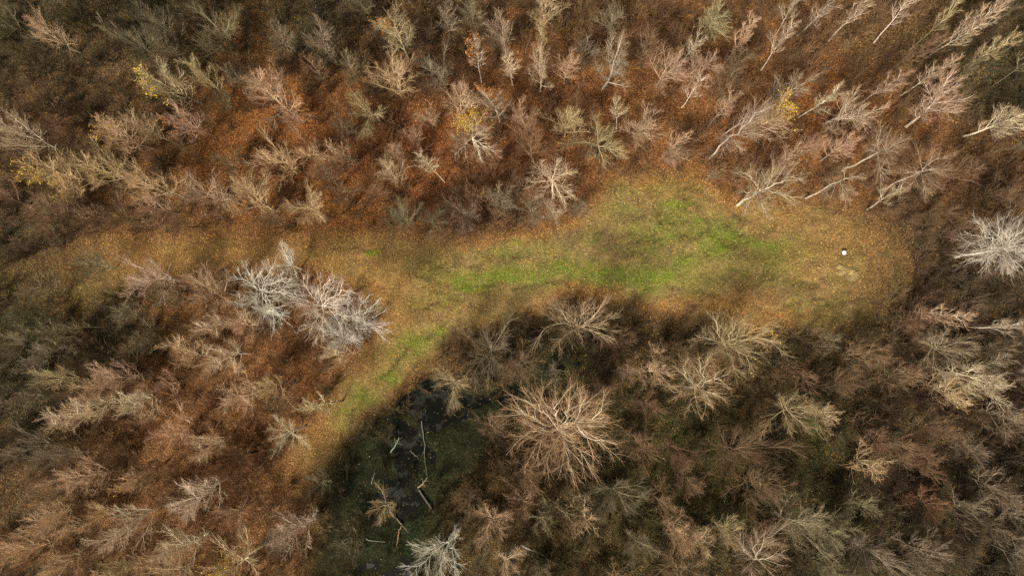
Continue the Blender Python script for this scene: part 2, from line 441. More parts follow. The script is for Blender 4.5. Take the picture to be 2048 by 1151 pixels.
c = tn * rs.uniform(.7, 2.0, (n, 1)); dry = (rs.random(n) > gr * .9 + .15)[:, None]
c = np.where(dry, c * .6 + np.array([.2, .15, .07]) * .5, c + np.array([.02, .035, 0]))
link('grass', mesh_from(P, np.arange(3 * n).reshape(n, 3), [M_grass], False, np.repeat(c, 3, 0)), kind='stuff',
     label='short green and straw coloured grass of the glade', category='grass')

# ------------------------------------------------------------------ branch growing
def norm(v): return v / np.maximum(np.linalg.norm(v, axis=-1, keepdims=True), 1e-9)

def grow(start, d, L, K, up, wob, rs, out=0.0):
    n = len(start); P = np.zeros((n, K, 3)); P[:, 0] = start; d = norm(d)
    step = (L / (K - 1))[:, None]
    for k in range(1, K):
        d = norm(d + np.array([0, 0, up]) + rs.normal(0, wob, (n, 3)))
        P[:, k] = P[:, k - 1] + d * step
    return P

def kids(P, R, L, n, t0, t1, ang, ratio, taper, rs, rr=.55, jit=.25, floor_up=None):
    """n children on each parent; returns start, dir, length, radius"""
    N0, K, _ = P.shape
    t = (t0 + (t1 - t0) * (np.arange(n)[None] + rs.random((N0, n))) / n)
    tt = np.clip(t * (K - 1), 0, K - 1.001); i = tt.astype(int); fr = (tt - i)[..., None]
    r_ = np.arange(N0)[:, None]
    A, B = P[r_, i], P[r_, i + 1]
    S = A * (1 - fr) + B * fr; T = norm(B - A)
    Rad = R[r_, i] * (1 - fr[..., 0]) + R[r_, i + 1] * fr[..., 0]
    ref = np.where(np.abs(T[..., 2:3]) > .85, np.array([1., 0, 0]), np.array([0, 0, 1.]))
    U = norm(np.cross(T, ref)); W = np.cross(T, U)
    az = np.arange(n)[None] * 2.4 + rs.random((N0, 1)) * 6.3 + rs.normal(0, .5, (N0, n))
    an = ang + rs.normal(0, jit * ang, (N0, n))
    D = np.cos(an)[..., None] * T + np.sin(an)[..., None] * (np.cos(az)[..., None] * U + np.sin(az)[..., None] * W)
    LL = L[:, None] * ratio * (1 - taper * t) * rs.uniform(.65, 1.25, (N0, n))
    return S.reshape(-1, 3), D.reshape(-1, 3), LL.ravel(), (Rad * rr).ravel()

def radii(r0, K, tip): return r0[:, None] * (1 - (1 - tip) * np.linspace(0, 1, K)[None])

def tubes(P, R, S=3):
    n, K, _ = P.shape
    T = np.empty_like(P); T[:, 1:-1] = P[:, 2:] - P[:, :-2]; T[:, 0] = P[:, 1] - P[:, 0]; T[:, -1] = P[:, -1] - P[:, -2]
    T = norm(T)
    ref = np.where(np.abs(T[:, :1, 2:3]) > .8, np.array([1., 0, 0]), np.array([0, 0, 1.]))
    U = norm(np.cross(T, np.broadcast_to(ref, T.shape))); W = np.cross(T, U)
    a = np.arange(S) * 2 * PI / S
    V = P[:, :, None] + R[:, :, None, None] * (np.cos(a)[None, None, :, None] * U[:, :, None] + np.sin(a)[None, None, :, None] * W[:, :, None])
    I = np.arange(n * K * S).reshape(n, K, S); J = np.roll(I, -1, 2)
    Fc = np.stack([I[:, :-1], J[:, :-1], J[:, 1:], I[:, 1:]], -1).reshape(-1, 4)
    return V.reshape(-1, 3), Fc

def join(parts):
    V = []; Fc = []; o = 0
    for v, f in parts:
        V.append(v); Fc.append(f + o); o += len(v)
    return np.concatenate(V), np.concatenate(Fc)

def foliage_of(limbs, LR, LL, kind, rs):
    """secondary branches, tertiary branches and twigs on given limbs"""
    K = dict(vase=(9, 5, 3), spread=(12, 6, 3), slender=(6, 4, 3), dense=(11, 5, 4), fuzzy=(7, 4, 3), star=(13, 6, 4))[kind]
    up = dict(vase=.15, spread=.09, slender=.2, dense=.06, fuzzy=.17, star=.05)[kind]
    ang = dict(vase=.42, spread=.48, slender=.36, dense=.46, fuzzy=.4, star=.46)[kind]
    s, d, L, r = kids(limbs, LR, LL, K[0], .12, 1., ang, .52, .5, rs)
    P2 = grow(s, d, L, 4, up, .07, rs); R2 = radii(np.clip(r, .016, .03), 4, .5)
    s, d, L, r = kids(P2, R2, L, K[1], .15, 1., ang * .9, .68, .45, rs)
    P3 = grow(s, d, L, 3, up, .07, rs); R3 = radii(np.clip(r, .0095, .014), 3, .65)
    s, d, L, r = kids(P3, R3, L, K[2], .1, 1., ang * .85, .75, .3, rs)
    P4 = grow(s, d, np.maximum(L, .22), 2, up, .08, rs); R4 = radii(np.clip(r, .006, .0075), 2, .6)
    return P2, R2, P3, R3, P4, R4

def make_tree(kind, seed, limb_list=None):
    """returns dict of meshes trunk / limbs / twigs and twig tips, in local coordinates"""
    rs = np.random.default_rng(seed)
    if limb_list is None:
        if kind in ('vase', 'slender', 'fuzzy'):
            h, n, l0, r0, t0, an = dict(vase=(9.6, 18, 4.0, .10, .2, .52), slender=(11, 18, 2.5, .052, .36, .42), fuzzy=(6, 14, 2.8, .04, .1, .48))[kind]
            Kt = 10
            T = grow(np.zeros((1, 3)), np.array([[rs.normal(0, .03), rs.normal(0, .03), 1]]), np.array([h]), Kt, .05, .035, rs)
            TR = radii(np.array([r0]), Kt, .12)
            s, d, L, r = kids(T, TR, np.array([l0]), n, t0, .97, an, 1.15, .62, rs, rr=.5)
            limbs = grow(s, d, L, 6, .08 if kind != 'slender' else .13, .05, rs); LR = radii(np.clip(r, .02, .045), 6, .35)
        else:
            h, n, l0, r0, an = dict(spread=(4.0, 10, 4.8, .15, .72), dense=(5, 9, 4.2, .16, .7), star=(6, 9, 4.2, .15, .95))[kind]
            Kt = 6
            T = grow(np.zeros((1, 3)), np.array([[rs.normal(0, .05), rs.normal(0, .05), 1]]), np.array([h]), Kt, .05, .04, rs)
            TR = radii(np.array([r0]), Kt, .7)
            s, d, L, r = kids(T, TR, np.array([l0]), n, .72, 1., an, 1.25, .1, rs, rr=.5, jit=.3)
            limbs = grow(s, d, L, 8, .07 if kind != 'star' else .04, .09, rs); LR = radii(np.minimum(r, .07), 8, .22)
            # the leader carries on
            T2 = grow(T[:, -1], T[:, -1] - T[:, -2] + rs.normal(0, .1, (1, 3)), np.array([3.6]), 8, .05, .1, rs)
            limbs = np.concatenate([limbs, T2]); LR = np.concatenate([LR, radii(TR[:, -1] * .8, 8, .22)]); L = np.append(L, 3.6)
    else:
        top, r0, LIST = limb_list
        zz = np.linspace(0, 1, 6)[None, :, None]
        T = zz * np.array(top)[None, None]; T[:, 1:-1, :2] += rs.normal(0, .08, (1, 4, 2))
        TR = radii(np.array([r0 * .62]), 6, .75)
        limbs = []; LR = []; L = []
        for pts, rad in LIST:
            P = np.array(pts, float); seg = np.linalg.norm(np.diff(P, axis=0), axis=1); cum = np.concatenate([[0], np.cumsum(seg)])
            q = np.linspace(0, cum[-1], 9)
            c = np.stack([np.interp(q, cum, P[:, k]) for k in range(3)], -1)
            c[1:] += rs.normal(0, .02 * cum[-1] * .9, (8, 3))
            limbs.append(c); LR.append(.62 * rad * (1 - .78 * np.linspace(0, 1, 9))); L.append(cum[-1] * .95)
        limbs = np.array(limbs); LR = np.array(LR); L = np.array(L)
    P2, R2, P3, R3, P4, R4 = foliage_of(limbs, LR, L, kind, rs)
    foot = TR.copy(); foot[:, 0] *= 1.35
    if limb_list is None and kind in ('vase', 'fuzzy'):      # the leader above the clear stem belongs to the limbs
        tr = tubes(T[:, :5], foot[:, :5], 8); lead = [tubes(T[:, 4:], TR[:, 4:], 6)]
    else:
        tr = tubes(T, foot, 8); lead = []
    lm = join([tubes(limbs, LR, 5), tubes(P2, R2, 3)] + lead)
    tw = join([tubes(P3, R3, 3), tubes(P4, R4, 3)])
    return dict(trunk=mesh_from(*tr, [M_bark], True), limbs=mesh_from(*lm, [M_limb], True), twigs=mesh_from(*tw, [M_twig]), tips=P4[:, 1], rad=float(np.percentile(np.hypot(limbs[..., 0], limbs[..., 1]), 97)) * 1.15)

PROTO = {k: [make_tree(k, 50 + 10 * j + i) for i in range(nn)] for j, (k, nn) in enumerate([('vase', 12), ('spread', 5), ('slender', 6), ('dense', 3), ('fuzzy', 8), ('star', 3)])}
TOP = dict(vase=7.4, spread=6.6, slender=8.3, dense=7.2, fuzzy=4.4, star=7.0)

# ------------------------------------------------------------------ trees
TONE = {  # trunk and limb colour, twig colour
    'tan': ((.66, .54, .38), (.56, .4, .25)), 'pinkish': ((.62, .48, .36), (.56, .38, .26)), 'straw': ((.72, .6, .4), (.62, .46, .27)),
    'khaki': ((.62, .56, .36), (.5, .41, .24)), 'olive grey': ((.34, .31, .21), (.25, .215, .135)), 'grey': ((.4, .35, .27), (.3, .245, .175)),
    'brown': ((.3, .22, .145), (.27, .175, .11)), 'reddish brown': ((.3, .2, .13), (.3, .165, .095)), 'white-barked': ((.62, .56, .47), (.46, .33, .22)),
    'white': ((.86, .81, .73), (.68, .6, .5)), 'pale': ((.76, .67, .54), (.58, .45, .32)), 'golden': ((.82, .73, .58), (.58, .4, .25))}
T_ = []   # photo x, y of the crown, crown radius in px, kind, tone, options
def add(s):
    for ln in s.strip().split(';'):
        p = [q.strip() for q in ln.split(',')]
        if len(p) >= 5: T_.append([float(p[0]), float(p[1]), float(p[2]), p[3], p[4], p[5] if len(p) > 5 else ''])
add('''85,62,48,vase,tan; 430,62,75,spread,olive grey; 335,165,52,vase,khaki,yl; 405,158,38,vase,khaki; 540,190,58,vase,pinkish; 585,228,34,fuzzy,pinkish; 366,238,50,vase,pinkish,ol;
230,262,62,vase,tan,yl2; 285,255,44,vase,tan; 28,268,54,vase,pale; 125,338,66,vase,straw,yl; 215,345,74,vase,straw; 300,372,60,vase,tan; 548,312,54,vase,straw; 612,292,42,vase,tan;
418,384,54,vase,pinkish; 498,398,68,vase,straw; 612,412,56,star,straw; 688,300,46,fuzzy,pinkish; 120,385,40,fuzzy,straw; 300,410,40,vase,pinkish;
790,68,48,vase,khaki,or; 780,148,60,vase,tan; 875,140,48,vase,grey; 745,222,62,star,khaki; 852,236,28,fuzzy,pinkish; 915,205,45,vase,tan; 1005,72,42,vase,pale; 1015,118,30,slender,pale;
945,108,36,slender,white-barked,or; 990,212,44,vase,white-barked,orb; 1050,245,42,vase,pinkish; 1080,88,28,slender,khaki; 1078,145,38,vase,pale; 1130,132,38,vase,pinkish; 1215,132,54,vase,white-barked;
1130,240,42,vase,khaki; 1195,290,70,star,khaki; 1290,240,46,vase,pinkish; 1246,212,28,slender,white-barked; 1345,285,44,fuzzy,tan; 1330,130,48,vase,pinkish; 862,330,28,slender,pale; 822,272,30,fuzzy,pinkish;
795,318,34,fuzzy,pinkish; 786,352,42,vase,tan; 1078,18,46,vase,khaki; 1340,300,30,fuzzy,grey; 
1392,165,50,slender,white-barked; 1400,130,46,vase,pinkish; 1380,85,36,slender,white-barked; 1440,30,50,vase,khaki; 1485,70,44,slender,pinkish; 1575,75,50,slender,white-barked; 1560,182,52,vase,white-barked;
1650,190,44,slender,white-barked; 1705,205,64,vase,white-barked; 1785,160,38,slender,white-barked; 1890,132,48,slender,white-barked; 1880,215,66,vase,white-barked; 2010,235,44,vase,pale; 1692,290,44,vase,pinkish;
1430,338,32,slender,grey; 1800,395,40,slender,white-barked; 1600,5,34,slender,white-barked; 1650,5,36,slender,white-barked; 1725,12,36,slender,white-barked; 1820,22,40,slender,white-barked; 1890,45,42,slender,khaki;
1960,30,40,slender,pale; 1930,60,36,slender,white-barked; 1985,92,44,slender,khaki; 1450,210,34,slender,pinkish; 1485,225,34,slender,white-barked; 1540,225,62,vase,tan,yl3;
800,432,40,vase,olive grey; 862,442,40,star,olive grey; 932,432,52,spread,grey; 940,385,48,fuzzy,reddish brown; 1000,405,44,vase,grey; 1062,420,50,spread,grey; 1112,422,38,vase,pale; 1158,410,30,fuzzy,grey; 1030,375,38,fuzzy,brown;
290,553,50,vase,pale; 400,580,46,vase,tan; 575,532,46,dense,white; 550,632,38,dense,white; 672,672,46,dense,white; 430,640,36,vase,pale; 478,650,42,vase,tan; 690,705,46,fuzzy,tan; 180,530,44,fuzzy,olive grey; 80,585,44,fuzzy,olive grey;
930,670,34,fuzzy,brown; 975,700,70,spread,grey; 912,765,56,star,khaki; 1098,745,32,fuzzy,olive grey; 1235,690,50,spread,brown; 1322,715,28,fuzzy,pinkish; 1300,750,40,vase,pinkish; 1262,730,30,fuzzy,pinkish;
1900,620,40,slender,white-barked; 2025,655,40,slender,pale; 1895,695,60,spread,pale; 1960,755,62,vase,pale; 1890,782,42,fuzzy,straw; 1580,818,66,star,khaki; 1655,830,52,fuzzy,khaki; 1480,905,90,spread,brown;
1610,735,46,fuzzy,brown; 1735,930,66,fuzzy,tan; 1600,1062,54,vase,grey; 1760,1100,78,spread,grey; 1858,1000,56,fuzzy,reddish brown; 1400,1085,44,vase,tan; 1440,1060,40,vase,khaki;
985,1045,50,star,pinkish; 1005,1125,44,star,pale; 1230,985,66,spread,olive grey; 1045,1000,50,fuzzy,brown; 1110,1020,48,fuzzy,olive grey; 1282,1088,40,star,grey; 1345,1065,50,vase,pinkish; 1170,1040,44,fuzzy,tan; 1310,1000,46,fuzzy,brown;
760,1012,42,star,khaki; 592,1065,46,vase,pale; 548,1090,34,fuzzy,grey; 640,965,32,fuzzy,olive grey; 700,1075,36,fuzzy,olive grey; 985,860,40,fuzzy,brown;
112,765,38,vase,khaki; 240,755,48,vase,pinkish; 190,775,40,vase,tan; 362,720,46,vase,tan; 450,712,42,vase,pale; 130,832,46,vase,pale; 262,800,48,vase,pale; 185,805,42,vase,pale; 580,865,46,star,pale;
636,820,28,slender,khaki; 478,800,40,vase,tan; 412,885,38,vase,tan; 175,962,50,vase,pinkish; 265,950,36,vase,tan,yl2; 395,982,46,vase,pale; 255,1042,50,vase,pale; 85,1032,50,vase,tan; 370,1000,30,vase,brown; 470,1025,42,star,pinkish;
360,1102,48,vase,pale; 45,1112,46,vase,tan; 240,1142,38,vase,khaki; 290,935,36,fuzzy,brown; 62,722,42,fuzzy,grey; 100,690,42,fuzzy,grey; 20,690,44,spread,olive grey; 345,850,40,vase,pinkish; 330,770,34,fuzzy,pinkish; 555,800,36,fuzzy,brown; 530,770,36,vase,tan''')
HAND = len(T_)

LM = []   # landmarks: x, y, short phrase

def add_leaves(tips_w, colour, n, rs, parent, size=.16):
    """a part of leaf blades at the given twig tips (local coordinates)"""
    idx = rs.integers(0, len(tips_w), n)
    P0 = tips_w[idx] + rs.normal(0, .07, (n, 3))
    yaw = rs.uniform(0, 6.3, n)
    P, Fc = quads(P0, rs.uniform(.6, 1.2, n) * size, rs.uniform(.5, .8, n), .6, yaw, rs)
    n = n * 3; idx = rs.integers(0, len(tips_w), n); P0 = tips_w[idx] + rs.normal(0, .1, (n, 3)); size = .11
    P, Fc = quads(P0, rs.uniform(.5, 1.3, n) * size, rs.uniform(.5, .9, n), .7, rs.uniform(0, 6.3, n), rs)
    c = np.array(colour)[None] * rs.uniform(.35, 1.2, (n, 1)) * np.where(rs.random((n, 1)) < .3, np.array([.6, .42, .8]), 1.0) * np.array([1, 1, 1]) + rs.normal(0, .02, (n, 3)) * np.array([1, 1, .2])
    return link('leaves', mesh_from(P, Fc, [M_leaf], False, np.repeat(np.clip(c, .01, 1), 4, 0)), parent)
YEL, ORA = (.75, .5, .03), (.7, .27, .03)
LEAF = {'yl': (YEL, 200, 90), 'yl2': (YEL, 210, 35), 'ol': (ORA, 200, 40), 'or': (ORA, 120, 60), 'orb': (ORA, 90, 130), 'yl3': (YEL, 20, 150), 'yb': (YEL, 100, 260), 'ybl': (YEL, 200, 110), 'yr': (YEL, 355, 30)}
TREES = []

def plant(px, py, rpx, kind, tone, opt='', custom=None, label=None, lean=None, seed=None):
    rs = np.random.default_rng(int(px * 31 + py * 17) if seed is None else seed)
    if custom is None:
        zc = TOP[kind]
        pr = PROTO[kind][int(rs.integers(len(PROTO[kind])))]
        R = rpx * (H - zc) / F
        sxy = float(np.clip(R / pr['rad'], .42, 1.5)) * (.92 if py < 480 else 1.0)
        sz = float(np.clip(sxy ** .45, .75, 1.15) * rs.uniform(.74, .92))
        if sxy < .75 and kind != 'fuzzy': sz *= .95
        p = at(px, py, zc * sz)
        z0 = float(ground_z(p[0], p[1])) - .06
        rz = float(rs.uniform(0, 2 * PI)); sc = (sxy, sxy, sz)
    else:
        pr, p, z0 = custom; rz = 0.0; sc = (1, 1, 1)
    nm = dict(vase='bare_tree', spread='spreading_tree', slender='slender_tree', dense='white_poplar', fuzzy='young_tree', star='open_crowned_tree')[kind]
    e = link(nm, None); e.empty_display_size = .5
    e.location = (p[0], p[1], z0); e.scale = sc
    tilt = (rs.normal(0, .035), rs.normal(0, .035)) if custom is None else (0, 0)
    e.rotation_euler = (tilt[0], tilt[1], rz)
    tc, wc = TONE[tone]; j = rs.uniform(.85, 1.15)
    hue = 1 + rs.normal(0, .025, 3)
    for pn, key, cc in (('trunk', 'trunk', tc), ('limbs', 'limbs', tc), ('twigs', 'twigs', wc)):
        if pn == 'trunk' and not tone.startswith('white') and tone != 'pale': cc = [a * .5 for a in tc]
        if pn == 'limbs' and tone not in ('white', 'white-barked', 'golden'): cc = [a * .7 + b_ * .3 for a, b_ in zip(tc, wc)]
        o = link(pn, pr[key], e)
        if px < 700 and py > 600 and tone in ('tan', 'pinkish', 'pale', 'khaki', 'straw'): cc = [min(a * 1.2, .75) for a in cc]
        if pn == 'twigs': cc = [a * (.92 if tone == 'white' else .8) for a in cc]
        o.color = (*[float(v * j * h_ * w_) for v, h_, w_ in zip(cc, hue, (1.0, .99, .97) if tone == 'white' else (1.04, .965, .9))], 1)
    if opt in LEAF:
        colr, deg, cnt = LEAF[opt]
        tips = pr['tips'].copy(); c_, s_ = math.cos(rz), math.sin(rz)
        wx = tips[:, 0] * c_ - tips[:, 1] * s_; wy = tips[:, 0] * s_ + tips[:, 1] * c_
        dd = np.array([math.cos(math.radians(deg)), math.sin(math.radians(deg))])
        sc_ = wx * dd[0] + wy * dd[1] - .5 * np.abs(-wx * dd[1] + wy * dd[0]) + .08 * tips[:, 2] + rs.normal(0, .25, len(tips))
        sel = tips[sc_ > np.percentile(sc_, 75)]
        add_leaves(sel, colr, cnt, rs, e)
    TREES.append([e, px, py, rpx, kind, tone, opt, label])
    return e

# trees drawn limb by limb: pixel points with heights above ground
def custom_tree(px0, py0, ztop, r0, kind, tone, limbs, label, phrase, opt='', seed=1, rpx=60):
    top = at(px0, py0, ztop)
    z0 = float(ground_z(top[0], top[1])) - .06
    base = np.array([top[0], top[1], z0])
    LL = []
    for rad, pts in limbs:
        W = [at(a_, b_, c_) - base for a_, b_, c_ in pts]
        LL.append(([np.array([0, 0, ztop - z0])] + W, rad))
    pr = make_tree(kind, seed, ((0, 0, ztop - z0), r0, LL))
    LM.append((px0, py0, phrase))
    return plant(px0, py0, rpx, kind, tone, opt, (pr, base, z0), label)

custom_tree(1122, 856, 7.5, .34, 'star', 'golden', [
    (.15, [(1103, 852, 9), (1068, 839, 11), (1046, 824, 12.5), (1025, 827, 13.5)]), (.12, [(1099, 856, 9), (1059, 862, 11), (1038, 878, 12)]),
    (.13, [(1103, 839, 10), (1084, 815, 12.5), (1061, 804, 14), (1051, 799, 14.5)]), (.12, [(1116, 834, 10), (1113, 815, 13), (1110, 799, 14.5)]),
    (.12, [(1133, 836, 10), (1139, 818, 13), (1138, 804, 14.5)]), (.17, [(1142, 845, 9.5), (1155, 848, 11), (1168, 869, 12), (1188, 879, 13), (1209, 882, 13.5)]),
    (.13, [(1151, 843, 10), (1177, 839, 12), (1203, 825, 13.5)]), (.16, [(1127, 878, 9.5), (1129, 899, 11), (1138, 926, 12.5), (1142, 943, 13.5)]),
    (.10, [(1138, 882, 10), (1159, 899, 12), (1177, 921, 13)]), (.10, [(1112, 882, 10), (1099, 904, 12), (1085, 926, 13)]),
    (.10, [(1094, 869, 10), (1068, 891, 12), (1064, 908, 13)]), (.10, [(1145, 839, 11), (1164, 812, 13), (1172, 804, 14)]), (.08, [(1122, 860, 12), (1124, 862, 14.5)])],
    'big golden many-limbed bare tree spreading below the dark pond edge, largest crown in the wood', 'the big golden many-limbed tree', seed=3, rpx=110)
custom_tree(945, 277, 9.5, .2, 'star', 'white-barked', [
    (.09, [(935, 262, 11), (922, 245, 13)]), (.08, [(946, 255, 12), (944, 240, 14)]), (.07, [(960, 265, 11), (968, 255, 12.5)]), (.09, [(930, 280, 10.5), (908, 276, 12)]),
    (.09, [(930, 292, 10.5), (910, 308, 11.5)]), (.10, [(962, 290, 10.5), (985, 302, 11.5)]), (.09, [(958, 296, 10), (958, 316, 10.5)]), (.07, [(950, 262, 12), (955, 250, 14)])],
    'white-limbed bare tree with a tuft of bright yellow leaves on top', 'the tree with the yellow top tuft', 'yb', seed=5, rpx=55)
custom_tree(1105, 362, 9.0, .2, 'star', 'pale', [
    (.09, [(1088, 345, 11), (1078, 332, 12.5)]), (.09, [(1108, 345, 11.5), (1112, 328, 13)]), (.09, [(1122, 352, 11), (1135, 342, 12.5)]), (.09, [(1085, 362, 10.5), (1062, 362, 11.5)]),
    (.09, [(1092, 378, 10), (1076, 392, 10.5)]), (.09, [(1115, 380, 10), (1130, 402, 10.5)]), (.08, [(1122, 372, 10), (1142, 388, 11)])],
    'pale star-shaped bare tree standing in dark litter just above the glade', 'the pale star-shaped tree above the glade', seed=7, rpx=55)
custom_tree(1518, 382, 8.0, .22, 'star', 'white-barked', [
    (.10, [(1508, 365, 10), (1492, 345, 12)]), (.10, [(1535, 375, 10), (1560, 362, 12), (1590, 350, 13)]), (.10, [(1540, 382, 10), (1570, 388, 11.5), (1588, 396, 12)]),
    (.10, [(1500, 385, 9.5), (1484, 386, 10.5)]), (.08, [(1505, 395, 9), (1490, 412, 9.5)]), (.09, [(1522, 398, 9.5), (1530, 424, 10.5)]), (.09, [(1530, 368, 11), (1548, 345, 13)])],
    'white-limbed star-shaped tree at the upper right rim of the glade', 'the white-limbed star-shaped tree by the glade', seed=9, rpx=65)
custom_tree(1758, 303, 9.0, .18, 'star', 'white-barked', [
    (.08, [(1755, 288, 11), (1762, 262, 13)]), (.09, [(1778, 295, 11), (1800, 285, 12.5)]), (.08, [(1745, 302, 10), (1735, 303, 10.5)]), (.08, [(1756, 320, 10), (1762, 352, 11)]), (.08, [(1770, 312, 10.5), (1780, 328, 11.5)]), (.07, [(1770, 300, 12), (1785, 292, 14.5)])],
    'white-limbed spiky tree in the reddish wood right of the glade top', 'the white spiky tree in the red wood', seed=11, rpx=50)
custom_tree(1842, 343, 9.0, .18, 'star', 'white-barked', [
    (.09, [(1822, 345, 10), (1800, 348, 11)]), (.09, [(1865, 338, 10.5), (1890, 340, 12)]), (.09, [(1845, 358, 10), (1852, 385, 11)]), (.08, [(1830, 358, 10), (1815, 375, 10.5)]), (.08, [(1855, 328, 12), (1878, 310, 14)]), (.07, [(1858, 360, 10.5), (1875, 378, 12)])],
    'white-limbed tree with a long downward limb, rightmost star crown above the glade', 'the white tree with the long downward limb', seed=13, rpx=55)
custom_tree(1680, 362, 9.0, .15, 'star', 'white-barked', [(.08, [(1700, 355, 11), (1720, 352, 12)]), (.08, [(1665, 372, 10), (1648, 386, 10.5)]), (.07, [(1690, 375, 10), (1705, 385, 11)]), (.07, [(1685, 380, 10), (1690, 402, 10.5)])],
    'small white-limbed fork-shaped tree above the right end of the glade', 'the white fork-shaped tree', seed=15, rpx=40)
custom_tree(1460, 272, 9.0, .18, 'star', 'white-barked', [(.10, [(1480, 260, 12), (1510, 235, 14.5), (1535, 218, 15.5)]), (.07, [(1450, 276, 10), (1440, 278, 10.5)]), (.07, [(1455, 285, 10), (1447, 302, 10.5)]), (.07, [(1470, 285, 10), (1480, 300, 10.5)]), (.07, [(1500, 262, 12), (1525, 270, 13)])],
    'white-trunked tree fanning low branches, long stem pointing to yellow leaves', 'the white-trunked tree with fanned low branches', seed=17, rpx=50)
WHITE = [(524, 580, 72, 21), (645, 612, 72, 22), (712, 642, 54, 23)]
wl = ['broad white crown, leftmost of the three large white poplars by the glade', 'broadest white crown, middle one of the three large white poplars', 'white branching crown reaching over the orange leaves, rightmost white poplar']
wp_ = ['the leftmost big white crown', 'the middle big white crown', 'the rightmost big white crown']
for (x_, y_, r_, s_), lb, ph in zip(WHITE, wl, wp_):
    rs = np.random.default_rng(s_); L_ = []
    for k in range(9):
        a_ = k * 2 * PI / 9 + rs.normal(0, .18); q = r_ * rs.uniform(.7, .98)
        L_.append((.085, [(x_ + q * .45 * math.cos(a_), y_ + q * .42 * math.sin(a_), 10), (x_ + q * math.cos(a_ + .15), y_ + q * .85 * math.sin(a_ + .15), 12 + rs.uniform(-1, 1))]))
    custom_tree(x_, y_, 7.5, .22, 'dense', 'white', L_, lb, ph, seed=s_, rpx=r_)
custom_tree(2004, 498, 7.5, .24, 'star', 'white', [(.1, [(1983, 481, 10), (1963, 466, 12)]), (.1, [(2000, 477, 11), (1996, 454, 13)]), (.1, [(2021, 485, 11), (2042, 468, 13)]), (.1, [(2025, 502, 10), (2051, 502, 12)]), (.1, [(1987, 511, 10), (1966, 524, 11)]), (.09, [(2011, 515, 10), (2021, 534, 11)]), (.09, [(1980, 498, 10.5), (1962, 500, 12)]), (.08, [(2012, 494, 12), (2025, 481, 14)])],
    'grey-white spreading tree at the right edge of the picture beside the glade', 'the grey-white tree at the right edge', seed=29, rpx=70)
custom_tree(1160, 652, 7.0, .24, 'dense', 'tan', [(.1, [(1135, 645, 10), (1100, 650, 11.5), (1080, 665, 12)]), (.1, [(1145, 635, 10.5), (1120, 615, 12)]), (.1, [(1165, 630, 11), (1168, 602, 12.5)]), (.1, [(1185, 635, 11), (1205, 608, 12.5)]), (.1, [(1190, 650, 10.5), (1222, 632, 12)]), (.09, [(1185, 662, 10), (1210, 672, 11.5)]), (.09, [(1140, 665, 10), (1115, 685, 11)]), (.09, [(1128, 630, 12), (1108, 615, 13)])],
    'broad grey-tan fine-twigged tree jutting into the lower edge of the glade', 'the broad tan tree jutting into the glade', seed=31, rpx=75)
custom_tree(1448, 688, 7.5, .24, 'dense', 'khaki', [(.1, [(1425, 680, 10), (1395, 672, 12)]), (.1, [(1435, 665, 11), (1428, 635, 13)]), (.1, [(1460, 665, 11), (1475, 640, 13)]), (.1, [(1480, 680, 10.5), (1515, 675, 12), (1548, 682, 13)]), (.1, [(1475, 700, 10), (1500, 715, 11.5)]), (.1, [(1460, 712, 10), (1472, 742, 11.5)]), (.09, [(1430, 705, 10), (1415, 722, 11)]), (.09, [(1495, 665, 11), (1530, 655, 13)])],
    'broad khaki-green tree below the glade with few yellow leaves at its right', 'the broad khaki tree below the glade', 'yr', seed=33, rpx=78)
custom_tree(1398, 772, 7.5, .2, 'star', 'golden', [(.09, [(1378, 760, 10), (1362, 735, 12)]), (.09, [(1372, 775, 10), (1350, 785, 11.5)]), (.09, [(1405, 755, 11), (1400, 728, 13)]), (.09, [(1420, 765, 11), (1445, 755, 12.5)]), (.09, [(1415, 785, 10.5), (1440, 792, 12)]), (.09, [(1390, 792, 10), (1375, 815, 11.5)]), (.08, [(1408, 795, 10), (1412, 812, 11)])],
    'straw-gold open tree below the broad khaki one, feathery twigs', 'the straw-gold tree', seed=35, rpx=58)
custom_tree(898, 1082, 8.0, .22, 'star', 'white', [(.11, [(878, 1095, 10), (850, 1120, 12), (825, 1145, 13)]), (.1, [(890, 1105, 10), (880, 1145, 12.5)]), (.09, [(905, 1105, 10), (915, 1140, 12)]), (.07, [(910, 1075, 9), (915, 1068, 9.5)]), (.08, [(870, 1088, 10), (842, 1095, 11)])],
    'bare tree with long pale limbs streaming down to the bottom edge below the pond', 'the pale-limbed tree at the bottom edge', seed=37, rpx=60)
custom_tree(1508, 1118, 7.5, .2, 'star', 'white-barked', [(.09, [(1490, 1100, 10), (1478, 1085, 11)]), (.09, [(1510, 1095, 10.5), (1512, 1078, 12)]), (.09, [(1535, 1115, 10), (1562, 1105, 11.5)]), (.08, [(1525, 1085, 12), (1540, 1072, 13)]), (.08, [(1500, 1140, 9), (1505, 1155, 10)])],
    'gaunt white-limbed tree with few branches near the bottom edge, right of centre', 'the gaunt white-limbed tree near the bottom', seed=39, rpx=50)
custom_tree(492, 1118, 8.0, .2, 'star', 'straw', [(.09, [(470, 1110, 10), (448, 1092, 12)]), (.09, [(500, 1100, 10), (495, 1078, 11)]), (.09, [(478, 1128, 10.5), (440, 1150, 13)]), (.08, [(505, 1128, 9), (515, 1142, 9.5)]), (.08, [(465, 1122, 11), (435, 1135, 13)])],
    'straw-coloured tree with yellow leaves at the bottom edge, left of the pond', 'the yellow-leaved tree at the bottom edge', 'ybl', seed=41, rpx=50)
for r_ in T_:
    plant(*r_)

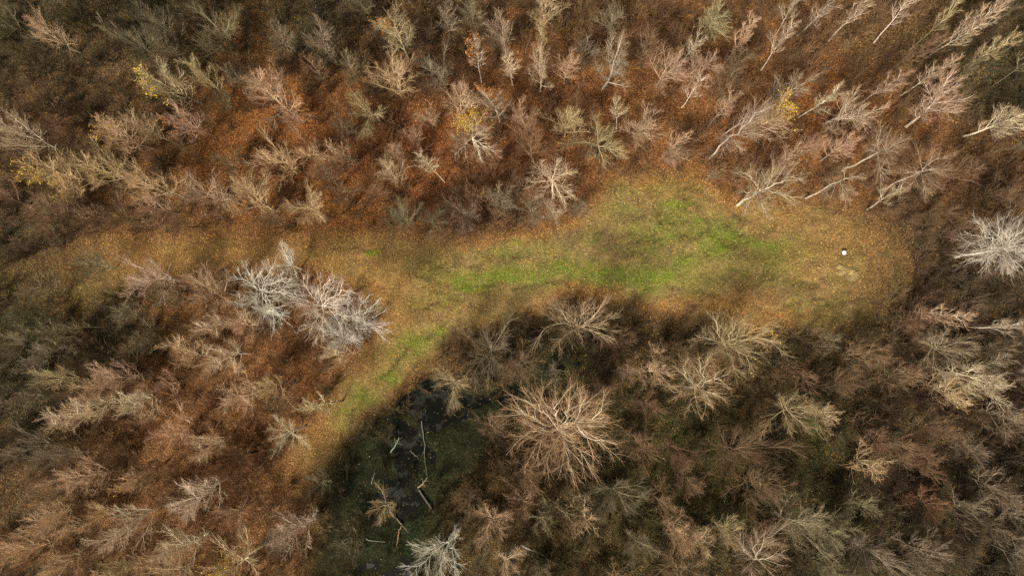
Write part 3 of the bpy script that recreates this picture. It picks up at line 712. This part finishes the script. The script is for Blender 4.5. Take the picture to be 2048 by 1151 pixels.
# fill the rest of the wood: what the photo shows between the trees named above
TREE_TONES = [(60, 100, 'olive grey'), (300, 30, 'olive grey'), (600, 80, 'grey'), (700, 30, 'olive grey'), (900, 60, 'grey'), (1200, 60, 'grey'), (450, 130, 'olive grey'), (1350, 30, 'brown'), (100, 200, 'brown'), (600, 180, 'brown'),
              (700, 330, 'brown'), (900, 330, 'reddish brown'), (1100, 310, 'reddish brown'), (1500, 150, 'brown'), (1700, 100, 'brown'), (2000, 180, 'olive grey'), (1600, 300, 'pinkish'), (1950, 350, 'brown'), (1750, 430, 'brown'),
              (1900, 520, 'brown'), (2000, 600, 'grey'), (50, 450, 'brown'), (200, 450, 'brown'), (60, 640, 'olive grey'), (250, 640, 'olive grey'), (50, 860, 'grey'), (200, 900, 'brown'), (400, 780, 'tan'), (550, 730, 'brown'), (500, 950, 'brown'), (150, 1080, 'tan'),
              (1050, 950, 'brown'), (1150, 1100, 'olive grey'), (1300, 850, 'brown'), (1550, 950, 'brown'), (1700, 850, 'brown'), (1600, 720, 'olive grey'), (1750, 680, 'brown'), (1850, 850, 'brown'), (1950, 950, 'grey'), (1700, 1000, 'olive grey'), (1950, 1100, 'grey'), (1250, 1130, 'brown')]
placed = [(t_[1], t_[2], t_[3]) for t_ in TREES]
rs = np.random.default_rng(77)
tries = 0
while len(TREES) < 292 and tries < 40000:
    tries += 1
    x_, y_ = rs.uniform(-40, 2090), rs.uniform(-40, 1190)
    r_ = rs.uniform(26, 48) * (1.25 if x_ > 1250 and y_ > 700 else 1)
    kd = rs.choice(['vase', 'fuzzy', 'spread', 'slender'], p=[.45, .35, .15, .05] if not (x_ > 1400 and y_ < 350) else [.3, .2, 0, .5])
    p_ = at(x_, y_, TOP[kd] * .9); bx, by = to_px(p_[0], p_[1], 0)
    if sdist(np.array([float(bx)]), np.array([float(by)]), GLADE)[0] < 8 or sdist(np.array([x_]), np.array([y_]), GLADE)[0] < r_ * .75: continue
    if sdist(np.array([float(bx)]), np.array([float(by)]), POND)[0] < -14: continue
    if sdist(np.array([x_]), np.array([y_]), POND)[0] < 5 and rs.random() < .8: continue
    k_ = .62 if tries < 15000 else .5
    if any((x_ - a_) ** 2 + (y_ - b_) ** 2 < (k_ * (r_ + c_)) ** 2 for a_, b_, c_ in placed): continue
    tn_ = min(TREE_TONES, key=lambda q: (q[0] - x_) ** 2 + (q[1] - y_) ** 2)[2]
    placed.append((x_, y_, r_)); plant(x_, y_, r_, str(kd), tn_)

# ------------------------------------------------------------------ labels
LM += [(1688, 504, 'the small white disc'), (780, 850, 'the middle of the black pond'), (1400, 500, 'the bright green patch in the glade'), (335, 165, 'the khaki tree with yellow leaves top left'),
       (990, 212, 'the tree with orange leaves inside its crown'), (1195, 290, 'the broad khaki crown above the glade'), (125, 338, 'the straw tree with yellow leaves at far left'),
       (85, 62, 'the top left corner'), (430, 62, 'the broad olive-grey crown near the top left'), (745, 222, 'the khaki starburst crown'), (790, 68, 'the tree with orange tips near the top'),
       (1215, 132, 'the white-limbed tree above the centre'), (1890, 132, 'the slender white tree at top right'), (255, 1042, 'the pale feathery tree at lower left'), (580, 865, 'the pale starburst left of the pond'),
       (1900, 620, 'the slender white tree below the right edge tree'), (1480, 905, 'the wide brown crown at lower right'), (1760, 1100, 'the wide grey crown at bottom right'), (175, 962, 'the pinkish crown at far lower left'),
       (1440, 30, 'the khaki crown at the top edge'), (2040, 1140, 'the bottom right corner'), (240, 755, 'the pinkish crown above the lower left thicket'), (2040, 300, 'the right edge above the white tree')]
SPEC = {(335, 165): 'khaki bare tree with yellow leaves on its left side, near the top left', (990, 212): 'white-limbed tree with orange leaves inside its crown, above the glade', (1195, 290): 'broad round khaki crown standing just above the left shoulder of the glade',
        (125, 338): 'straw-coloured tree with bright yellow leaves down its left edge, far left', (430, 62): 'broad olive-grey spreading crown in the dark wood near the top left', (745, 222): 'khaki starburst crown over rust litter, upper left of centre',
        (790, 68): 'khaki tree with orange leaf tips close to the top edge', (1215, 132): 'white-limbed upright tree in the wood above the centre', (1890, 132): 'slender white tree slanting over rust litter near the top right corner',
        (255, 1042): 'pale feathery tree leaning to the lower left corner', (580, 865): 'pale starburst tree on brown litter left of the pond', (1900, 620): 'slender white tree lying almost flat in view, right of the glade',
        (1480, 905): 'very wide thin brown crown in the dark wood at lower right', (1760, 1100): 'wide grey fine-branched crown near the bottom right', (175, 962): 'pinkish feathery crown at the far lower left',
        (1440, 30): 'khaki crown at the top edge right of centre', (240, 755): 'pinkish crown overlapping a paler one below the left path', (366, 238): 'pinkish tree with a few ochre leaves, below the yellow-leaved khaki tree',
        (230, 262): 'tan tree with few yellow leaves at its left tip, in the upper left wood', (265, 950): 'tan tree with a small yellow leaf cluster in the lower left wood', (945, 108): 'slender white-barked tree with orange leaves at its upper left',
        (1540, 225): 'tan tree carrying a bright yellow leafy spray in the upper right wood'}
DIRS = ['right of', 'upper right of', 'above', 'upper left of', 'left of', 'lower left of', 'below', 'lower right of']
ORD = ['nearest', 'second', 'third', 'fourth', 'fifth', 'sixth', 'seventh', 'eighth', 'ninth', 'tenth']
KW = dict(vase='bare tree', spread='spreading bare tree', slender='slender tree', dense='dense bare tree', fuzzy='fuzzy young tree', star='open-crowned tree')
cells = {}
for rec in TREES:
    e, x_, y_, r_, kd, tn_, opt, lab = rec
    if lab is None: lab = SPEC.get((int(x_), int(y_)))
    if lab is None:
        l_ = min(LM, key=lambda q: (q[0] - x_) ** 2 + (q[1] - y_) ** 2 if (q[0] - x_) ** 2 + (q[1] - y_) ** 2 > 100 else 1e9)
        k_ = int(round(math.atan2(-(y_ - l_[1]), x_ - l_[0]) / (PI / 4))) % 8
        cells.setdefault((l_[2], k_), []).append((math.hypot(x_ - l_[0], y_ - l_[1]), rec))
    else:
        e['label'] = lab
used = set()
for (ph, k_), L_ in cells.items():
    L_.sort(key=lambda q: q[0])
    for i, (d_, rec) in enumerate(L_):
        e, x_, y_, r_, kd, tn_, opt, lab = rec
        size = 'small' if r_ < 34 else ('large' if r_ > 60 else 'medium')
        o_ = ORD[i] + ' '
        lab = f'{size} {tn_} {KW[kd]}, {o_}{DIRS[k_]} {ph}'
        for cut in (size + ' ', 'bare ', ' above the glade', ' in the glade', 'open-crowned ', 'young '):
            if len(lab.split()) > 16: lab = lab.replace(cut, '', 1).strip()
        e['label'] = lab
for rec in TREES:
    rec[0]['category'] = 'tree'; rec[0]['group'] = 'leafless trees of the autumn wood'

# ------------------------------------------------------------------ undergrowth (one mass nobody could count)
protos = bpy.data.collections.new('undergrowth forms')
def shrub_mesh(seed, h, nst, spread, k1, k2):
    rs = np.random.default_rng(seed)
    d = np.stack([rs.normal(0, spread, nst), rs.normal(0, spread, nst), np.ones(nst)], -1)
    s = np.stack([rs.normal(0, .12, nst), rs.normal(0, .12, nst), np.zeros(nst) - .1], -1)
    L = rs.uniform(.6, 1.05, nst) * h
    P = grow(s, d, L, 5, .05, .12, rs); R = radii(np.full(nst, .026), 5, .5)
    s, d, L1, r = kids(P, R, L, k1, .15, 1, .42, .42, .5, rs); P2 = grow(s, d, L1, 3, .12, .1, rs); R2 = radii(np.full(len(s), .016), 3, .6)
    s, d, L2, r = kids(P2, R2, L1, k2, .1, 1, .42, .6, .3, rs); P3 = grow(s, d, L2, 2, .05, .1, rs); R3 = radii(np.full(len(s), .010), 2, .6)
    return mesh_from(*join([tubes(P, R, 3), tubes(P2, R2, 3), tubes(P3, R3, 3)]), [M_shrub])
for i, (h, nst, sp, k1, k2) in enumerate([(3.2, 8, .35, 7, 3), (2.2, 11, .6, 6, 3), (4.5, 5, .22, 10, 4), (1.5, 14, .9, 4, 3), (5.5, 3, .13, 14, 5), (2.8, 9, .45, 7, 3)]):
    protos.objects.link(bpy.data.objects.new(f'undergrowth form {chr(97 + i)}', shrub_mesh(300 + i, h, nst, sp, k1, k2)))
rs = np.random.default_rng(5)
n = 11500
def tone_red(px, py):
    t3 = blend(px, py, TONES)
    return sstep(.1, .18, t3[..., 0])
px, py = rs.uniform(-300, 2350, n), rs.uniform(-300, 1450, n)
p = at(px, py); x, y = p[:, 0], p[:, 1]
f = cover(px, py)
UT = [(60, 60, .11, .1, .062), (300, 60, .07, .068, .042), (620, 60, .075, .07, .045), (450, 200, .09, .075, .045), (1000, 50, .15, .115, .075), (1400, 60, .2, .135, .085), (1750, 120, .2, .14, .088), (2000, 160, .09, .085, .055), (600, 260, .17, .1, .06),  # undergrowth tones; some corners darker, lens vignette painted into the twig colour
      (900, 330, .17, .105, .07), (1200, 200, .24, .155, .095), (1600, 280, .27, .175, .11), (1900, 350, .2, .14, .09), (100, 300, .16, .12, .075), (80, 440, .15, .12, .09), (1750, 450, .15, .115, .085), (1950, 560, .12, .1, .075),
      (60, 680, .08, .08, .05), (250, 680, .09, .08, .05), (50, 850, .065, .06, .04), (350, 800, .36, .24, .145), (550, 800, .36, .235, .14), (450, 1000, .35, .235, .14), (150, 1050, .3, .21, .125), (700, 900, .07, .075, .045), (850, 1050, .07, .075, .04),
      (1100, 700, .08, .07, .045), (1050, 950, .13, .105, .065), (1300, 850, .1, .095, .05), (1400, 950, .09, .09, .045), (1200, 1080, .12, .115, .06), (1600, 750, .11, .1, .06), (1650, 900, .08, .075, .038), (1850, 700, .16, .12, .09), (1800, 900, .13, .1, .075),
      (1950, 1000, .085, .072, .05), (1650, 1080, .09, .09, .052), (2000, 1120, .09, .085, .06), (1500, 1080, .09, .088, .045)]
tn = blend(px + rs.normal(0, 30, n), py + rs.normal(0, 30, n), UT) * np.array([.98, .82, .7]) * rs.uniform(.6, 1.5, (n, 1)) * (1 + rs.normal(0, .035, (n, 3)))
dn = (1 - f['glade']) ** 2 * (1 - .85 * f['pond']) * (.2 + .8 * sstep(.25, .55, fbm(px, py, 85, 3, 3)))
red = tone_red(px, py)
dn *= 1 - np.where((px < 680) & (py > 640), .12, .5) * red
dn = np.where((px > 1250) & (py > 640), dn * 1.1 + .1 * (1 - f['glade']), dn)
keep = (rs.random(n) < dn) & (f['glade'] < .3)
x, y, tn = x[keep], y[keep], tn[keep]
n = len(x)
pm = bpy.data.meshes.new('undergrowth'); pm.vertices.add(n)
pm.vertices.foreach_set('co', np.stack([x, y, ground_z(x, y)], -1).astype(np.float32).ravel())
for nm, ty, vals in (('rot', 'FLOAT_VECTOR', np.stack([rs.normal(0, .08, n), rs.normal(0, .08, n), rs.uniform(0, 6.28, n)], -1)),
                     ('size', 'FLOAT', rs.uniform(.55, 1.2, n)), ('form', 'INT', rs.choice(6, n, p=[.22, .2, .18, .15, .1, .15]))):
    a = pm.attributes.new(nm, ty, 'POINT')
    a.data.foreach_set('vector' if ty == 'FLOAT_VECTOR' else 'value', np.asarray(vals, np.int32 if ty == 'INT' else np.float32).ravel())
a = pm.attributes.new('tone', 'FLOAT_COLOR', 'POINT'); c4 = np.ones((n, 4), np.float32); c4[:, :3] = np.clip(tn, .01, 1); a.data.foreach_set('color', c4.ravel())
ug = link('undergrowth', pm, kind='stuff', label='dense leafless brown and grey undergrowth filling the wood', category='undergrowth')
ng = bpy.data.node_groups.new('undergrowth', 'GeometryNodeTree')
ng.interface.new_socket('Geometry', in_out='INPUT', socket_type='NodeSocketGeometry'); ng.interface.new_socket('Geometry', in_out='OUTPUT', socket_type='NodeSocketGeometry')
gi = ng.nodes.new('NodeGroupInput'); go = ng.nodes.new('NodeGroupOutput')
ip = ng.nodes.new('GeometryNodeInstanceOnPoints'); ci = ng.nodes.new('GeometryNodeCollectionInfo')
ci.inputs['Collection'].default_value = protos; ci.inputs['Separate Children'].default_value = True; ci.inputs['Reset Children'].default_value = True
m2p = ng.nodes.new('GeometryNodeMeshToPoints')
def nattr(nm, ty):
    q = ng.nodes.new('GeometryNodeInputNamedAttribute'); q.data_type = ty; q.inputs['Name'].default_value = nm
    return q.outputs['Attribute']
ng.links.new(gi.outputs[0], m2p.inputs[0]); ng.links.new(m2p.outputs[0], ip.inputs['Points']); ng.links.new(ci.outputs[0], ip.inputs['Instance'])
ip.inputs['Pick Instance'].default_value = True
ng.links.new(nattr('form', 'INT'), ip.inputs['Instance Index']); ng.links.new(nattr('rot', 'FLOAT_VECTOR'), ip.inputs['Rotation']); ng.links.new(nattr('size', 'FLOAT'), ip.inputs['Scale'])
ng.links.new(ip.outputs[0], go.inputs[0])
md = ug.modifiers.new('undergrowth', 'NODES'); md.node_group = ng

# ------------------------------------------------------------------ small things
def solid(name, m_name, rgb, rough=.8):
    m, t, b = mat(m_name, rough, .3)
    g = N(t, 'ShaderNodeNewGeometry'); nn = N(t, 'ShaderNodeTexNoise', Scale=9.0, Detail=4.0); t.links.new(g.outputs['Position'], nn.inputs['Vector'])
    t.links.new(mixc(t, 1.0, rgb, ramp(t, nn.outputs[0], [(.3, .82), (.7, 1.08)]), 'MULTIPLY'), b.inputs['Base Color'])
    return m
M_white = solid('', 'white paint', (.86, .86, .84), .5); M_dark = solid('', 'dark pipe', (.03, .03, .03), .6)
def lathe(prof, S=32):
    a = np.arange(S) * 2 * PI / S; P = np.array(prof)
    V = np.stack([P[:, None, 0] * np.cos(a), P[:, None, 0] * np.sin(a), np.broadcast_to(P[:, None, 1], (len(P), S))], -1).reshape(-1, 3)
    I = np.arange(len(P) * S).reshape(len(P), S); J = np.roll(I, -1, 1)
    return V, np.stack([I[:-1], J[:-1], J[1:], I[1:]], -1).reshape(-1, 4)
p = at(1688, 505, .55); z0 = float(ground_z(p[0], p[1]))
e = link('marker_post', None, label='small white round disc on a short dark post in the glade', category='marker'); e.location = (p[0], p[1], z0)
link('post', mesh_from(*lathe([(.13, -.1), (.13, .46), (.02, .46), (.001, .46)]), [M_dark], True), e)
link('disc', mesh_from(*lathe([(.001, .465), (.2, .465), (.222, .48), (.222, .52), (.2, .54), (.1, .552), (.001, .555)]), [M_white], True), e)
link('collar', mesh_from(*lathe([(.17, .36), (.18, .38), (.18, .42), (.17, .44), (.12, .44)]), [M_dark], True), e)

# dry grass tussocks beside the marker
def tussock(px_, py_, r, h, n, seed, label):
    rs = np.random.default_rng(seed); p = at(px_, py_); z0 = float(ground_z(p[0], p[1])) - .03
    yaw = rs.uniform(0, 6.3, n); rr = np.sqrt(rs.random(n)) * r * .6; b0 = np.stack([rr * np.cos(yaw), rr * np.sin(yaw) * .7, 0 * yaw], -1)
    y2 = yaw + rs.normal(0, .7, n); L = rs.uniform(.5, 1, n) * h
    d = np.stack([np.cos(y2) * rs.uniform(.2, .8, n), np.sin(y2) * rs.uniform(.2, .8, n), rs.uniform(.4, 1, n)], -1)
    m_ = b0 + d * L[:, None] * .6; t_ = m_ + (d * np.array([1, 1, -.1]) + np.array([.1, 0, 0])) * L[:, None] * .5
    P = np.stack([b0, m_, t_], 1); R = np.tile(np.array([.012, .009, .002]), (n, 1))
    c = np.array([.5, .36, .16]) * rs.uniform(.6, 1.2, (n, 1)); V_, F_ = tubes(P, R, 3)
    o = link('grass_tussock', mesh_from(V_, F_, [M_grass], False, np.repeat(c, 9, 0)), label=label, category='grass tussock', group='pale dry grass tussocks by the white disc')
    o.location = (p[0], p[1], z0)
tussock(1679, 540, .75, .7, 900, 1, 'pale dry grass tussock directly below the white disc, left one of the pair')
tussock(1700, 550, .95, .7, 1100, 2, 'pale dry grass tussock below right of the white disc, right one of the pair')

# fallen dead wood in and by the pond
M_dead = bark_material('dead wood', 6.0, .6, 1.2)
def log(pts, r, col, label, nm='fallen_log', seed=0, nb=3):
    rs = np.random.default_rng(seed); P = []
    for (a_, b_, dz) in pts:
        q = at(a_, b_); P.append([q[0], q[1], max(float(ground_z(q[0], q[1])), WATER_Z) + dz])
    P = np.array(P); o0 = P.mean(0); o0[2] = P[:, 2].min(); P -= o0
    seg = np.linalg.norm(np.diff(P, axis=0), axis=1); cum = np.concatenate([[0], np.cumsum(seg)]); q = np.linspace(0, cum[-1], 10)
    c = np.stack([np.interp(q, cum, P[:, k]) for k in range(3)], -1); c[1:-1] += rs.normal(0, .05, (8, 3)) * [1, 1, .3]
    e = link(nm, None, label=label, category='dead wood', group='dead wood lying in and around the pond'); e.location = o0
    Rr = (r * (1 - .65 * np.linspace(0, 1, 10)))[None]
    parts = [('stem', tubes(c[None], Rr, 8))]
    s, d, L, rad = kids(c[None], Rr, np.array([cum[-1]]), nb, .35, .95, .7, .3, .2, rs)
    d[:, 2] = np.abs(d[:, 2]) * .5
    bP = grow(s, d, L, 4, 0, .15, rs)
    for k in range(nb): parts.append(('branch', tubes(bP[k:k + 1], radii(rad[k:k + 1], 4, .3), 5)))
    for pn, g_ in parts:
        o = link(pn, mesh_from(*g_, [M_dead], True), e); o.color = (*col, 1)
log([(778, 1022, .1), (795, 1040, .15), (816, 1060, .1)], .11, (.17, .155, .12), 'pale broken log lying across the pond below the grey-green tree', seed=1)
log([(803, 1050, .2), (798, 1070, .25), (793, 1092, .15)], .07, (.28, .18, .1), 'thin brown branch lying down from the pale broken log', 'fallen_branch', 2, 2)
log([(735, 1073, .15), (748, 1077, .2), (772, 1080, .1)], .06, (.2, .18, .145), 'thin pale stick lying flat in the lower part of the pond', 'fallen_branch', 3, 1)
log([(838, 980, .15), (862, 1015, .2), (885, 1055, .15)], .13, (.1, .09, .07), 'long dark sunken log slanting across the lower pond', 'fallen_log', 4, 3)
log([(842, 842, .1), (848, 885, .1), (853, 950, .05)], .07, (.13, .125, .1), 'thin dark log sunk upright in view in the middle of the pond', 'fallen_log', 5, 2)
log([(818, 903, .1), (828, 910, .15), (838, 918, .1)], .05, (.18, .165, .13), 'short pale stick in the middle of the pond', 'fallen_branch', 6, 1)
log([(745, 965, .1), (749, 952, .15), (752, 942, .1)], .05, (.22, .2, .16), 'short grey stick on the left side of the pond', 'fallen_branch', 7, 1)
log([(1042, 1088, .15), (1075, 1100, .2), (1098, 1118, .15), (1130, 1130, .2)], .1, (.42, .4, .37), 'long grey fallen trunk on the mossy floor below the golden tree', 'fallen_log', 8, 3)
log([(780, 905, .1), (795, 885, .6), (800, 872, .9)], .09, (.2, .22, .13), 'mossy leaning dead stem standing out of the pond centre left', 'fallen_log', 9, 6)
log([(835, 975, .15), (850, 962, .5), (858, 950, .8)], .08, (.3, .22, .13), 'brown upturned root branch sticking out of the lower pond', 'fallen_branch', 10, 5)
log([(1640, 1085, .2), (1662, 1108, .2), (1676, 1122, .2)], .09, (.4, .3, .2), 'tan fallen trunk in the dark gap near the bottom right', 'fallen_log', 11, 2)
log([(1900, 748, .2), (1925, 752, .3), (1948, 752, .3)], .1, (.5, .46, .4), 'white leaning dead stem among trees at the far right', 'fallen_log', 12, 3)
